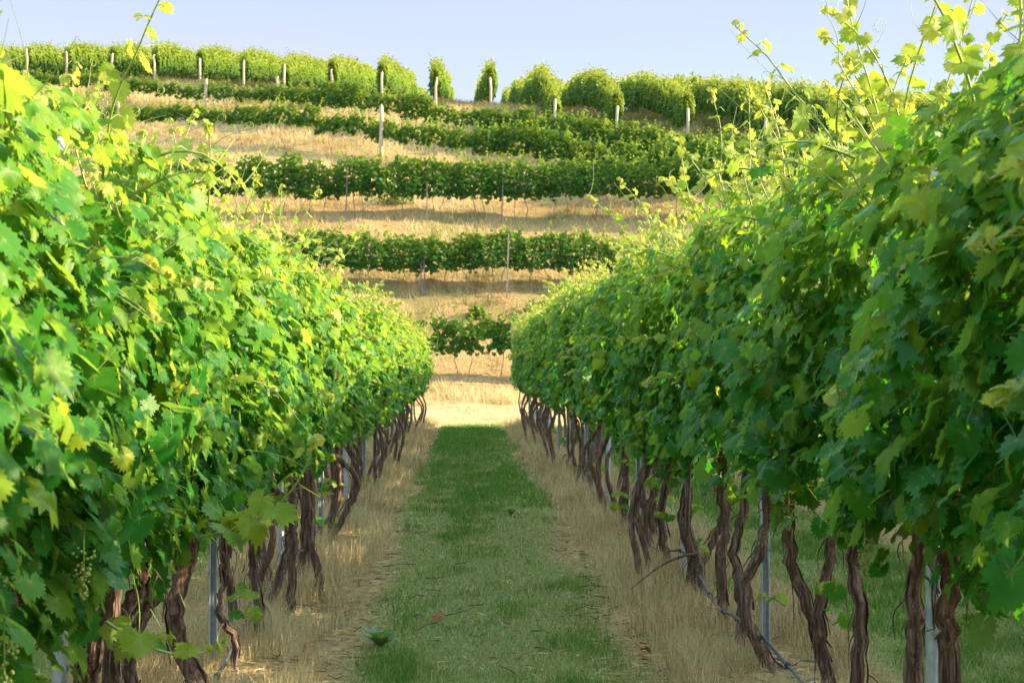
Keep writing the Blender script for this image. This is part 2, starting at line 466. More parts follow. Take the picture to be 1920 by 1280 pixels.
def add_leaves(G, pos, nrm, tip, size, tint, lod, g):
    """stamps leaf templates"""
    pos, nrm, tip = np.asarray(pos, float), unit(nrm), np.asarray(tip, float)
    tip = unit(tip - nrm * (tip * nrm).sum(-1, keepdims=True))
    s = np.cross(tip, nrm)
    which = g.integers(0, 6, len(pos))
    for k in range(6):
        q = np.where(which == k)[0]
        if not len(q): continue
        V, T, vein = TPL[lod][k]
        cup = (1 + .9 * g.standard_normal(len(q)))[:, None, None]
        W = (V[None, :, :1] * s[q][:, None] + V[None, :, 1:2] * tip[q][:, None] + V[None, :, 2:] * cup * nrm[q][:, None]) * size[q][:, None, None] + pos[q][:, None]
        nv = len(V)
        TT = (T[None] + (np.arange(len(q)) * nv)[:, None, None]).reshape(-1, 3)
        G.add(W.reshape(-1, 3), TT, tint=np.repeat(tint[q], nv), vein=np.tile(vein, len(q)))

def tendril(S, p, d, length, g, r=.0013):
    d = unit(d); up = np.array([0, 0, 1.0])
    s = unit(np.cross(d, up) + 1e-3); u = np.cross(s, d)
    pts = []
    curl = g.random() < .18
    bend = (g.random() - .4) * 1.2
    for t in np.linspace(0, 1, 9):
        pts.append(p + d * length * t + u * (bend * t * t * length * .6) + s * math.sin(t * 3) * .015)
    if curl:
        e = np.array(pts[-1]); rr = .012 + .012 * g.random()
        for k, a in enumerate(np.linspace(.4, 2 * math.pi * (1 + g.random()), 14)):
            pts.append(e + d * (rr * math.sin(a)) + u * (rr * (1 - math.cos(a))) * (1 - .02 * k) + s * .002 * k)
    V, T = sweep(pts, np.linspace(r, r * .5, len(pts)), 4, cap=False)
    S.add(V, T, tint=.7)

def shoot(G, S, p0, d0, length, g, lod, leaf0=.12, droop=.0, tend=True, tint0=.5):
    """a growing cane: stem, alternate leaves that shrink towards the tip, tendrils"""
    n = max(5, int(length / .048)); p = np.array(p0, float); d = unit(d0); path = [p.copy()]
    wob = g.standard_normal(3) * .10
    for k in range(n):
        d = unit(d + wob * .35 + np.array([0, 0, -droop * (k / n)]) + g.standard_normal(3) * .05)
        if g.random() < .25: wob = g.standard_normal(3) * .10
        p = p + d * (length / n); path.append(p.copy())
    path = np.array(path)
    rad = np.linspace(.0052, .0022, len(path))
    V, T = sweep(path, rad, 5 if lod == 0 else 3, cap=False); S.add(V, T, tint=np.repeat(np.linspace(.35, .95, len(path)), 5 if lod == 0 else 3))
    side = g.choice([-1, 1]); ph = g.random() * 6.28
    P, Nn, Tp, Sz, Ti = [], [], [], [], []
    for k in range(1, len(path)):
        t = k / (len(path) - 1)
        side = -side
        a = ph + (0 if side > 0 else math.pi) + g.standard_normal() * .4
        out = np.array([math.cos(a), math.sin(a), .25])
        sz = leaf0 * (1 - .68 * t ** 1.7) * (.8 + .4 * g.random())
        pl = sz * .55
        lp = path[k] + out * pl
        P.append(lp); Nn.append(np.array([out[0] * .5, out[1] * .5, .7]) + g.standard_normal(3) * .35)
        Tp.append(np.array([out[0], out[1], -.9 + t * .7]) + g.standard_normal(3) * .25)
        Sz.append(sz); Ti.append(np.clip(tint0 + .5 * t + g.standard_normal() * .1, 0, 1))
        if lod == 0 or g.random() < .3:
            V, T = sweep([path[k], path[k] + out * pl * .6 + [0, 0, .01], lp], .0014, 3, cap=False); S.add(V, T, tint=.75)
        if tend and t > .25 and g.random() < (.22 if lod == 0 else .10):
            dd = np.array([-out[0], -out[1], .35 + g.random() * .5])
            tendril(S, path[k], dd, .10 + .20 * g.random(), g)
    for k in range(5):                                    # the unfolding tuft at the tip
        a = g.random() * 6.28; o_ = np.array([math.cos(a), math.sin(a), .6])
        P.append(path[-1] - d * .015 * k + o_ * .012); Nn.append(o_ + g.standard_normal(3) * .3); Tp.append(d + o_ * .8); Sz.append(g.uniform(.022, .045)); Ti.append(.95)
    add_leaves(G, P, np.array(Nn), np.array(Tp), np.array(Sz), np.array(Ti), lod, g)

# ------------------------------------------------------------------ front-row vines
class Multi:
    """a mesh of leaves (slot 0) and stems (slot 1)"""
    @staticmethod
    def mesh(name, G, S):
        n0 = G.n; nf = sum(len(t) for t in G.T)
        Vs, Ts, ts = np.concatenate(S.V), np.concatenate(S.T), np.concatenate(S.A['tint'])
        G.add(Vs, Ts, tint=ts, vein=0.)
        me = G.mesh(name, LEAF, True); me.materials.append(STEM)
        mi = np.zeros(len(me.polygons), np.int32); mi[nf:] = 1
        me.polygons.foreach_set("material_index", mi)
        return me
def foliage(seed, lod, nleaf, half=.80, zb=.98, zt=2.06, nshoot=11, suckers=0, tall=0, size=.078):
    """returns the leaf wall, its stems and a list of (stem, leaves) for each free shoot"""
    g = np.random.default_rng(seed)
    G, S = Geo(('tint', 'vein')), Geo(('tint',))
    y = g.uniform(-half, half, nleaf)
    u = g.random(nleaf)
    hole = fbm(y * 3.4 + seed * 7, u * 5.5 + seed, 2) - g.random(nleaf) * .18 > .26
    y, u = y[hole], u[hole]; nleaf = len(y)
    zlo = zb + .10 * np.sin(y * 5 + seed) + .06 * g.standard_normal(nleaf)
    z = zlo + (zt - zlo) * u ** .94
    side = np.where(g.random(nleaf) < .5, -1., 1.)
    lump = fbm(y * 2.2 + 40 + seed * 3.1 + side * 7, z * 2.2 + seed, 2)
    w = np.interp(z, [.75, .95, 1.3, 1.8, 2.05, 2.3], [.16, .27, .33, .30, .22, .12]) + (lump - .5) * .40
    depth = g.random(nleaf) ** 2.2
    x = side * (w * (1 - .75 * depth)) + g.standard_normal(nleaf) * .035
    nrm = np.stack([side * (.85 - .4 * depth) + .3 * g.standard_normal(nleaf), g.standard_normal(nleaf) * .55, .45 + .35 * u + g.standard_normal(nleaf) * .42], -1)
    tip = np.stack([side * .4 + g.standard_normal(nleaf) * .35, g.standard_normal(nleaf) * .7, -.85 + g.standard_normal(nleaf) * .4], -1)
    sz = size * np.clip(1.0 + .33 * g.standard_normal(nleaf), .4, 1.8) * np.interp(z, [.9, 1.5, 2.0, 2.4], [1.10, 1.02, .80, .60])
    ti = np.clip(.06 + .46 * np.clip(z - 1.15, 0, 2) + .13 * g.standard_normal(nleaf) + .36 * (g.random(nleaf) < .12) - .08 * depth, 0, 1)  # yellower with height: younger leaves plus the sunlit top put into the tint
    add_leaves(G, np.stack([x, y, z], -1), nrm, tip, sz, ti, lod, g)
    free = []
    def one(*a, **kw):
        if lod == 0:
            g_, s_ = Geo(('tint', 'vein')), Geo(('tint',)); free.append((g_, s_))
        else: g_, s_ = G, S
        shoot(g_, s_, *a, **kw)
    for k in range(nshoot):
        y0 = g.uniform(-half * .9, half * .9)
        big = k < tall
        L = g.uniform(.72, .95) if big else g.uniform(.25, .58)
        one((g.normal(0, .13), y0, zt - .25), (g.normal(0, .13 if big else .36), g.normal(0, .12 if big else .28), 1), L, g, lod, g.uniform(.095, .125) if big else g.uniform(.06, .098), droop=g.uniform(0, .08 if big else .3), tint0=.42 if big else .55)
    for k in range(max(1, nshoot // 4)):                  # shoots that lean out into the alley
        s_ = g.choice([-1, 1])
        one((s_ * .22, g.uniform(-half, half), g.uniform(1.25, 2.1)), (s_ * .9, g.normal(0, .5), .35), g.uniform(.2, .4), g, lod, .10, droop=.35, tint0=.3)
    for k in range(suckers):                              # leafy suckers low on the trunk
        p = np.array([g.normal(0, .06), g.uniform(-.45, .45), g.uniform(.12, .7)])
        one(p, (g.choice([-1, 1]) * .5, g.normal(0, .4), .3), g.uniform(.10, .22), g, lod, .10, droop=.4, tend=False, tint0=.22)
    return G, S, free

def trunk_geo(pts, r0, r1, seed, near):
    """a twisted shaggy trunk, with peeling strips of bark when near"""
    g = np.random.default_rng(seed); G = Geo()
    n = 26 if near else 12
    P = spline(pts, n)
    P[1:-1, :2] += g.standard_normal((n - 2, 2)) * .006
    ph, tw = g.random(6) * 6.28, g.uniform(-3, 3)
    def ridge(i, a):
        t = i / n
        return 1 + .17 * np.sin(3 * a + ph[0] + tw * t) + .10 * np.sin(5 * a + ph[1] - 2 * tw * t) + .06 * np.sin(9 * a + ph[2] + 3 * t) + .14 * math.sin(t * 9 + ph[3]) * math.sin(t * 23 + ph[4])
    rad = np.interp(np.linspace(0, 1, n), [0, .08, .3, .75, 1], [r0 * .88, r0 * .64, r0 * .58, r1 * .64, r1 * .78])
    V, T = sweep(P, rad, 16 if near else 9, ridge); G.add(V, T)
    if near:
        tan = unit(np.gradient(P, axis=0))
        for k in range(26):
            i0 = g.integers(0, n - 6); m = g.integers(4, 11); i1 = min(n - 1, i0 + m)
            a = g.random() * 6.28
            loose = g.random() ** 3 * .05
            pts2, w = [], g.uniform(.0035, .009)
            for i in range(i0, i1):
                s = np.cross(tan[i], [0, 1, 0]); s = unit(s); u_ = np.cross(s, tan[i])
                aa = a + tw * i / n * .6
                f = (i - i0) / max(1, i1 - i0 - 1)
                off = (s * math.cos(aa) + u_ * math.sin(aa))
                pts2.append((P[i] + off * (rad[i] * 1.06 + loose * (1 - math.sin(f * 3.14 * .5 + .2)) + .004), np.cross(off, tan[i])))
            VV = np.array([q for p_, s_ in pts2 for q in (p_ - s_ * w, p_ + s_ * w)])
            TT = [t for q in range(len(pts2) - 1) for t in ((2 * q, 2 * q + 1, 2 * q + 3), (2 * q, 2 * q + 3, 2 * q + 2))]
            G.add(VV, TT)
        for k in range(6):                                # hanging bark fibres
            i = g.integers(4, n - 3); p = P[i] + g.standard_normal(3) * .02
            a = g.random() * 6.28; L = g.uniform(.08, .2)
            q = [p, p + np.array([math.cos(a) * .05, math.sin(a) * .05, -L * .4]), p + np.array([math.cos(a) * .04, math.sin(a) * .06, -L])]
            V, T = sweep(spline(q, 6), np.linspace(.003, .0015, 6), 4, cap=False); G.add(V, T)
    return G

def cluster_geo(seed):
    g = np.random.default_rng(seed); G = Geo(('tint',))
    t = (1 + 5 ** .5) / 2
    iv = unit(np.array([(-1, t, 0), (1, t, 0), (-1, -t, 0), (1, -t, 0), (0, -1, t), (0, 1, t), (0, -1, -t), (0, 1, -t), (t, 0, -1), (t, 0, 1), (-t, 0, -1), (-t, 0, 1)]))
    it = [(0, 11, 5), (0, 5, 1), (0, 1, 7), (0, 7, 10), (0, 10, 11), (1, 5, 9), (5, 11, 4), (11, 10, 2), (10, 7, 6), (7, 1, 8), (3, 9, 4), (3, 4, 2), (3, 2, 6), (3, 6, 8), (3, 8, 9), (4, 9, 5), (2, 4, 11), (6, 2, 10), (8, 6, 7), (9, 8, 1)]
    for k in range(55):
        z = -g.random() * .12; w = .032 * (1 + z / .15)
        a = g.random() * 6.28
        G.add(iv * g.uniform(.0035, .0052) + [math.cos(a) * w * g.random() ** .5, math.sin(a) * w * g.random() ** .5, z], it, tint=.5 + .3 * g.random())
    V, T = sweep([(0, 0, .05), (0, 0, -.11)], .002, 4); G.add(V, T, tint=.6)
    return G

NEARV = []
for k in range(9):
    G, S, fr = foliage(20 + k, 0, 4000, suckers=5 if k >= 7 else (k % 3) + 1, tall=(8, 1, 2, 1, 8, 1, 2, 2, 1)[k], nshoot=26, zb=.86 if k >= 7 else .98)
    NEARV.append((G.mesh("foliage", LEAF, True), [(b.mesh("shoot", STEM), a_.mesh("leaves", LEAF, True)) for a_, b in fr]))
MIDV = []
for k in range(6):
    G, S, fr = foliage(60 + k, 1, 3700, nshoot=28, suckers=k % 2)
    MIDV.append((Multi.mesh("foliage", G, S), []))
CLUS = [cluster_geo(k).mesh("grape_cluster", STEM, True) for k in range(3)]
def trunk_pts(g, lean=.1):
    bx, by = g.normal(0, .05), g.normal(0, .12)
    k = g.normal(0, lean, 4)
    return [(bx, by, -.05), (bx + k[0] * .6, by + k[1] * .5, .25), (bx + k[0] + k[2] * .4, by + k[1], .55), (bx * .3 + k[2] * .5, by + k[3] * .4, .85), (g.normal(0, .04), by + k[3], 1.12)]
TRN = [trunk_geo(trunk_pts(np.random.default_rng(200 + k)), .034, .027, 300 + k, True).mesh("trunk", BARK, True) for k in range(12)]
TRM = [trunk_geo(trunk_pts(np.random.default_rng(240 + k)), .034, .027, 340 + k, False).mesh("trunk", BARK, True) for k in range(8)]

ORD = "first second third fourth fifth sixth seventh eighth ninth tenth eleventh twelfth thirteenth fourteenth fifteenth sixteenth seventeenth eighteenth nineteenth twentieth twenty-first twenty-second twenty-third twenty-fourth twenty-fifth twenty-sixth twenty-seventh twenty-eighth twenty-ninth thirtieth thirty-first thirty-second thirty-third thirty-fourth thirty-fifth thirty-sixth thirty-seventh thirty-eighth thirty-ninth fortieth".split()

LASTV = [None]
def vine(x, y, fol, trunks, label, group, rz=0., z=0., s=(1, 1, 1), clusters=0, g=None, cat='vine'):
    root = obj("grapevine", None, loc=(x, y, z)); root.empty_display_size = .2; LASTV[0] = root
    root.rotation_euler[2] = rz
    tag(root, label, cat, group)
    f = obj("foliage", fol[0], root); f.scale = s
    for sm, lm in (fol[1] if len(fol) > 1 else ()):
        q = obj("shoot", sm, root); q.scale = s
        obj("leaves", lm, q)
    for m, dx, dy, rr in trunks:
        t = obj("trunk", m, root); t.location = (dx, dy, 0); t.rotation_euler[2] = rr
    for k in range(clusters):
        c = obj("grape_cluster", CLUS[k % 3], root)
        c.location = (g.choice([-1, 1]) * g.uniform(.22, .32), g.uniform(-.6, .6), g.uniform(.92, 1.15))
    return root

# trunks of the vines nearest the camera, traced: (row x, depth, [(photo px, photo py) ... top to bottom], bottom radius, top radius)
def traced(xr, Y, pts, r0, r1, seed):
    sc = F / Y
    P = [((px - CX) / sc - xr, 0 if k % 2 == 0 else .03, CAMZ + (HZ - py) / sc) for k, (px, py) in enumerate(pts)][::-1]
    lo = P[0]
    hi = P[-1]
    if hi[2] < 1.25: P = P + [(hi[0] * .8, .02, max(1.22, hi[2] + .12))]
    if lo[2] > 0: P = [(lo[0], 0, -.05)] + P
    return trunk_geo(P, r0, r1, seed, True).mesh("trunk", BARK, True)
TRACE = {
    'R': {0: [], 1: [(5.10, [(1780, 960), (1784, 1060), (1778, 1160), (1784, 1290)], .043, .036), (5.48, [(1722, 970), (1726, 1060), (1714, 1160), (1716, 1290)], .043, .036)],
          2: [(6.30, [(1608, 980), (1606, 1060), (1616, 1150), (1610, 1290)], .036, .030), (7.0, [(1478, 960), (1490, 1060), (1520, 1150), (1548, 1240), (1556, 1310)], .036, .028), (7.0, [(1562, 980), (1556, 1060), (1534, 1160), (1550, 1240), (1556, 1310)], .036, .030)],
          3: [(8.1, [(1440, 920), (1442, 985), (1424, 1040), (1400, 1095), (1400, 1160), (1432, 1230), (1462, 1275)], .046, .032), (8.8, [(1400, 930), (1380, 1010), (1384, 1080), (1390, 1150)], .032, .03)],
          4: [(9.6, [(1356, 920), (1362, 980), (1350, 1050), (1356, 1140)], .042, .034), (10.7, [(1290, 915), (1288, 970), (1304, 1040), (1292, 1095)], .036, .03), (10.5, [(1292, 1000), (1310, 1050), (1318, 1100)], .03, .02)],
          5: [(11.6, [(1252, 880), (1240, 960), (1248, 1040)], .034, .03), (12.6, [(1236, 880), (1212, 960), (1222, 1020), (1246, 1060)], .036, .028)]},
    'L': {1: [(4.95, [(190, 1050), (204, 1110), (172, 1210), (160, 1310)], .050, .040), (5.3, [(262, 1060), (252, 1120), (210, 1190), (206, 1310)], .034, .03), (5.1, [(36, 1120), (22, 1220), (20, 1330)], .042, .036)],
          2: [(6.0, [(296, 1080), (272, 1140), (250, 1200), (242, 1310)], .034, .03), (6.9, [(358, 1000), (338, 1080), (322, 1150), (340, 1230), (372, 1290)], .060, .045)],
          3: [(8.05, [(416, 1010), (414, 1080), (412, 1160), (440, 1200)], .018, .016), (9.0, [(476, 1010), (474, 1070), (484, 1140), (482, 1215)], .034, .03)],
          4: [(10.0, [(548, 960), (552, 1020), (546, 1105)], .032, .03), (10.6, [(574, 920), (580, 980), (584, 1030), (600, 1085)], .036, .03)]},
}
def ctext(i, side):
    row = "sunlit left row" if side == 'L' else "shaded right row"
    return f"tall leafy grapevine with shaggy trunks, {ORD[i]} from the near end of the {row}"
VY0, VSP = 2.2, 1.525
for side, xr in (('L', ROW_L), ('R', ROW_R)):
    g = np.random.default_rng(7 if side == 'L' else 8)
    off = 0.04 if side == 'R' else -.05
    i = 0
    while True:
        y = VY0 + off + i * VSP
        if y > ROW_END - .3: break
        near = y < 15
        k = {('L', 1): 7, ('L', 2): 8, ('R', 1): 0, ('R', 2): 4}.get((side, i), (i * 4 + (2 if side == 'R' else 0)) % 9) if near else (i * 5 + (1 if side == 'R' else 0)) % 6
        fol = NEARV[k] if near else MIDV[k]
        rz = math.pi if g.random() < .5 else 0
        trs = []
        if i in TRACE[side]:
            for q, (Y, pts, r0, r1) in enumerate(TRACE[side][i]):
                trs.append((traced(xr, Y, pts, r0, r1, 700 + i * 10 + q + (100 if side == 'L' else 0)), 0, Y - y, 0))
            rz = 0
        else:
            for dy in (-.36, .36):
                m = (TRN if near else TRM)[g.integers(0, 12 if near else 8)]
                trs.append((m, g.normal(0, .03), dy + g.normal(0, .08), g.uniform(0, 6.28)))
                if y > 9 and g.random() < .8: trs.append((TRM[g.integers(0, 8)], g.normal(0, .06), dy + g.uniform(.12, .25), g.uniform(0, 6.28)))
        sx = (-1 if (rz == 0 and g.random() < .5) else 1) * g.uniform(.95, 1.1)
        root = vine(xr, y, fol, trs, ctext(i, side), "grapevines of the left row" if side == 'L' else "grapevines of the right row",
             rz=rz, z=0, s=(sx, 1, g.uniform(.99, 1.05) + ((.02 if i < 3 else -.01) if side == 'L' else (.04 if i < 3 else .03 if i < 6 else .08))), clusters=2 if (near and i > 0) else 0, g=g)
        if side == 'L' and i == 2:
            gg = np.random.default_rng(5)
            for p0, d0, L, lf in (((.28, .35, .93), (1, .12, .02), .62, .15), ((.26, .5, 1.0), (1, -.3, -.25), .34, .13), ((.22, -.45, .78), (.7, .1, -.6), .36, .14)):
                g_, s_ = Geo(('tint', 'vein')), Geo(('tint',))
                shoot(g_, s_, p0, d0, L, gg, 0, lf, droop=-.25, tint0=.45)
                q = obj("shoot", s_.mesh("shoot", STEM), root); obj("leaves", g_.mesh("leaves", LEAF, True), q)
        i += 1
# mostly unseen rows added on either side (they shade the strips of grass seen under the canopy)
for side, xr in (('left', ROW_L - 2.67), ('right', ROW_R + 2.67), ('further right', ROW_R + 5.34)):
    g = np.random.default_rng(17 if side == 'left' else 18)
    for i in range(24):
        y = 2.5 + i * 1.55
        fol = MIDV[(i * 5 + 2) % 6]
        trs = [(TRM[g.integers(0, 8)], 0, dy, g.uniform(0, 6.28)) for dy in (-.36, .36)]
        vine(xr, y, fol, trs, f"mostly hidden grapevine added for shade in the next row beyond the {side} row",
             f"grapevines of the next row beyond the {side} row", rz=math.pi * (i % 2), s=(1, 1, 1), g=g)
        q = obj("foliage", MIDV[(i * 3 + 1) % 6][0], LASTV[0]); q.rotation_euler[2] = math.pi  # second leaf wall added to stop sun leaking through this row

# ------------------------------------------------------------------ steel posts, hoses
def post_mesh(h, m):
    prof = np.array([(-.021, -.017), (-.014, -.017), (-.014, .004), (-.006, .012), (.006, .012), (.014, .004), (.014, -.017), (.021, -.017),
                     (.021, .006), (.010, .020), (-.010, .020), (-.021, .006)])
    n = len(prof); zs = [-.25, h]
    V = np.array([(x, y, z) for z in zs for x, y in prof])
    T = []
    for q in range(n):
        r_ = (q + 1) % n
        T += [(q, r_, n + r_), (q, n + r_, n + q)]
    ring = [(0, 1, 11), (1, 2, 11), (2, 3, 11), (3, 10, 11), (3, 4, 10), (4, 9, 10), (4, 5, 9), (5, 8, 9), (5, 6, 8), (6, 7, 8)]
    T += [tuple(n + k for k in t) for t in ring]
    G = Geo(); G.add(V, T); K = G
    for z in np.arange(.35, h - .05, .12):                # pressed wire hooks along both edges
        for s in (-1, 1):
            x = s * .021
            b = np.array([(x, -.019, z), (x + s * .007, -.019, z + .012), (x + s * .007, -.013, z + .012), (x, -.013, z), (x, -.019, z + .03), (x, -.013, z + .03)])
            K.add(b, [(0, 1, 2), (0, 2, 3), (4, 2, 1), (4, 5, 2), (0, 4, 1), (3, 2, 5)])
    return G.mesh("steel_post", m)
PM, PD = post_mesh(2.16, STEEL), post_mesh(2.16, DULL)
def steel_post(x, y, z, label, group, rz=0., h=1., lean=0., me=None):
    o = obj("steel_post", me or PM, loc=(x, y, z)); o.rotation_euler = (0, lean, rz); o.scale = (1, 1, h)
    tag(o, label, 'post', group)
    return o
PY = [5.2 + 3.05 * k for k in range(12)]
for side, xr in (('left', ROW_L), ('right', ROW_R)):
    for k, y in enumerate(PY):
        if y > ROW_END - 1: continue
        yy = y + (0.09 if side == 'right' and k == 0 else (-.2 if side == 'left' and k == 0 else 0))
        steel_post(xr + (.0 if k else (.0 if side == 'right' else .03)), yy, 0, f"grey steel trellis post, {ORD[k]} from the near end of the {'sunlit left' if side=='left' else 'shaded right'} row",
                   f"steel posts of the {side} row", rz=0 if k % 2 else math.pi, lean=random.uniform(-.012, .012))

def hose(xr, side, seed):
    g = np.random.default_rng(seed)
    ys = np.arange(1.5, ROW_END, .35)
    P = []
    for y in ys:
        ph = ((y - 5.2) / 3.05) % 1
        P.append((xr + .03 + .035 * math.sin(y * 1.7 + seed) + (.05 if side == 'left' else -.07), y, .20 + .06 * math.sin(y * .55 + seed) - .09 * math.sin(math.pi * ph) * (1 if y > 9 else .7)))
    P = np.array(P)
    V, T = sweep(spline(P, len(P) * 3), .0082, 9); G = Geo(); G.add(V, T)
    o = obj("drip_hose", G.mesh("drip_hose", HOSE, True))
    tag(o, f"grey drip irrigation hose strung low along the {'sunlit left' if side=='left' else 'shaded right'} row", 'hose', "drip hoses")
    for k, y in enumerate(np.arange(4.6, 22, .75)):
        q = np.array([np.interp(y, P[:, 1], P[:, c]) for c in range(3)])
        V, T = sweep([q + [0, -.022, 0], q + [0, -.018, 0], q + [0, .018, 0], q + [0, .022, 0]], [.010, .0145, .0145, .010], 9)
        e = Geo(); e.add(V, T); obj("emitter", e.mesh("emitter", BLACKP, True), o)
    if side == 'right':
        q = np.array([np.interp(7.15, P[:, 1], P[:, c]) for c in range(3)])
        c = [q + [0.0, 0, .0], q + [-.01, 0, .03], q + [.02, 0, .045], q + [.035, 0, .03], q + [.03, 0, .01]]
        V, T = sweep(spline(c, 12), .004, 6); e = Geo(); e.add(V, T); obj("clip", e.mesh("clip", WHITEP, True), o)
hose(ROW_L, 'left', 1); hose(ROW_R, 'right', 2)

# ------------------------------------------------------------------ grass
def blades(N, x, y, h, w, tint, lean, g, segs=2, zoff=0.):
    """curved grass blades standing on the ground"""
    z = H(x, y) - .01 + zoff
    a = g.random(N) * 6.283; f = g.random(N) * 6.283
    dx, dy = np.cos(a) * lean * h, np.sin(a) * lean * h
    wx, wy = np.cos(f) * w * .5, np.sin(f) * w * .5
    if segs == 1:
        V = np.stack([np.stack([x - wx, y - wy, z], -1), np.stack([x + wx, y + wy, z], -1), np.stack([x + dx, y + dy, z + h], -1)], 1)
        T = np.array([[0, 1, 2]]); tt = np.stack([tint + .12, tint + .12, tint], 1)
    else:
        mx, my, mz = x + dx * .32, y + dy * .32, z + h * .6
        V = np.stack([np.stack([x - wx, y - wy, z], -1), np.stack([x + wx, y + wy, z], -1), np.stack([mx - wx * .8, my - wy * .8, mz], -1),
                      np.stack([mx + wx * .8, my + wy * .8, mz], -1), np.stack([x + dx, y + dy, z + h * np.sqrt(np.clip(1 - lean ** 2 * .5, .2, 1))], -1)], 1)
        T = np.array([[0, 1, 3], [0, 3, 2], [2, 3, 4]]); tt = np.stack([tint + .15, tint + .15, tint + .05, tint + .05, tint], 1)
    k = V.shape[1]
    return V.reshape(-1, 3), (T[None] + (np.arange(N) * k)[:, None, None]).reshape(-1, 3), np.clip(tt, 0, 1).ravel()

def scatter(g, x0, x1, bands):
    X, Y, W = [], [], []
    for y0, y1, dens, w in bands:
        n_ = int((x1 - x0) * (y1 - y0) * dens)
        X.append(g.uniform(x0, x1, n_)); Y.append(g.uniform(y0, y1, n_)); W.append(np.full(n_, w))
    return np.concatenate(X), np.concatenate(Y), np.concatenate(W)

g = np.random.default_rng(91)
# mown green grass of the alley and of the strips beyond the rows
G = Geo(('tint',))
for x0, x1, k in ((-.85, 1.1, 1.0), (-3.6, -1.5, .5), (1.75, 3.9, .75)):
    x, y, w = scatter(g, x0, x1, [(4.2, 9, 5200 * k, .0032), (9, 15, 3000 * k, .0044), (15, 25, 1500 * k, .0065), (25, 41, 800 * k, .0095)])
    gr = greenness(x, y)
    patch = fbm(x * 1.6 + 5, y * .22 + 3, 4); fine = fbm(x * 6, y * 4, 2)
    lush = np.clip(.92 * smooth(.38, .66, .6 * patch + .4 * fbm(x * 4, y * 2.2, 2)) + .75 * np.exp(-((x + .38) / .14) ** 2) * smooth(.35, .6, fbm(x * 2, y * .5 + 50, 2)) * .8 + smooth(14, 34, y) * .7, 0, 1)
    keep = g.random(len(x)) < gr * (.55 + .45 * lush)
    x, y, w, patch, lush, fine = x[keep], y[keep], w[keep], patch[keep], lush[keep], fine[keep]
    N = len(x)
    t = np.clip(.64 - .50 * lush + .34 * g.standard_normal(N) * (1 - .35 * lush) + .25 * (fine - .5), 0, 1)
    h = (.028 + .036 * lush) * g.uniform(.55, 1.5, N)
    V, T, tt = blades(N, x, y, h, w * g.uniform(.8, 1.8, N), t, g.uniform(.1, .9, N), g)
    G.add(V, T, tint=tt)
tag(obj("green_grass", G.mesh("green_grass", GRASS)), "mown green and straw-flecked grass of the alley between the rows", None, None, 'stuff')
# tall dry grass in the strip under each row
G = Geo(('tint',))
for xr in (ROW_L, ROW_R):
    x, y, w = scatter(g, xr - .72, xr + .72, [(4, 9, 4600, .0022), (9, 15, 2700, .0032), (15, 25, 1500, .005), (25, 41.5, 850, .0075)])
    d = np.abs(x - xr + (fbm(x * 2, y * .8 + 9, 2) - .5) * .2)
    cl_ = fbm(x * 3.2 + 70, y * 2.2, 3)
    keep = g.random(len(x)) < (1 - smooth(.42, .62, d)) * smooth(.25, .5, cl_)
    x, y, w, d, cl_ = x[keep], y[keep], w[keep], d[keep], cl_[keep]
    N = len(x)
    h = (.07 + .17 * smooth(.3, .7, cl_)) * np.interp(d, [0, .25, .5, .7], [.7, 1, .75, .35]) * g.uniform(.5, 1.4, N)
    t = np.clip(.55 + .28 * g.standard_normal(N) + .5 * (fbm(x * 1.2, y * 1.2, 2) - .5), 0, 1)
    V, T, tt = blades(N, x, y, h, w, t, g.uniform(.05, .75, N), g)
    G.add(V, T, tint=tt)
tag(obj("dry_grass", G.mesh("dry_grass", DRYG)), "tall straw-coloured dry grass growing under the vine rows", None, None, 'stuff')
# flat straw litter on the bare edges
x, y, w = scatter(g, -1.5, 1.8, [(4, 10, 800, .004), (10, 20, 450, .006), (20, 41, 220, .009)])
gr = greenness(x, y); keep = g.random(len(x)) < (1 - gr) * .8 + .10
x, y, w = x[keep], y[keep], w[keep]; N = len(x)
a = g.random(N) * 6.28; L = g.uniform(.03, .12, N)
V = np.stack([np.stack([x, y, H(x, y) + .008], -1), np.stack([x + np.cos(a) * L, y + np.sin(a) * L, H(x, y) + g.uniform(.004, .03, N)], -1),
              np.stack([x + np.cos(a) * L * .5 - np.sin(a) * w, y + np.sin(a) * L * .5 + np.cos(a) * w, H(x, y) + .016], -1)], 1)
tag(obj("straw_litter", tri_mesh("straw_litter", V.reshape(-1, 3), np.arange(3 * N).reshape(-1, 3), DRYG, {'tint': np.clip(np.repeat(.45 + .3 * g.standard_normal(N), 3), 0, 1)})),
    "loose straw litter on the bare soil edges", None, None, 'stuff')
# dark prunings and twigs among the litter
x, y, w = scatter(g, -1.3, 1.55, [(4.5, 12, 16, .004), (12, 38, 7, .005)])
keep = g.random(len(x)) < 1 - .8 * greenness(x, y); x, y = x[keep], y[keep]
TW = Geo()
for px_, py_ in zip(x, y):
    a = g.random() * 6.28; L = g.uniform(.05, .2); z_ = float(H(px_, py_)) + .02
    c_ = np.array([math.cos(a), math.sin(a), g.uniform(-.05, .15)])
    p_ = np.array([px_, py_, z_])
    V, T = sweep(spline([p_, p_ + c_ * L * .5 + g.normal(0, .008, 3), p_ + c_ * L], 5), np.linspace(.004, .002, 5), 4); TW.add(V, T)
tag(obj("prunings", TW.mesh("prunings", BARK)), "thin dark prunings and twigs scattered on the straw", None, None, 'stuff')
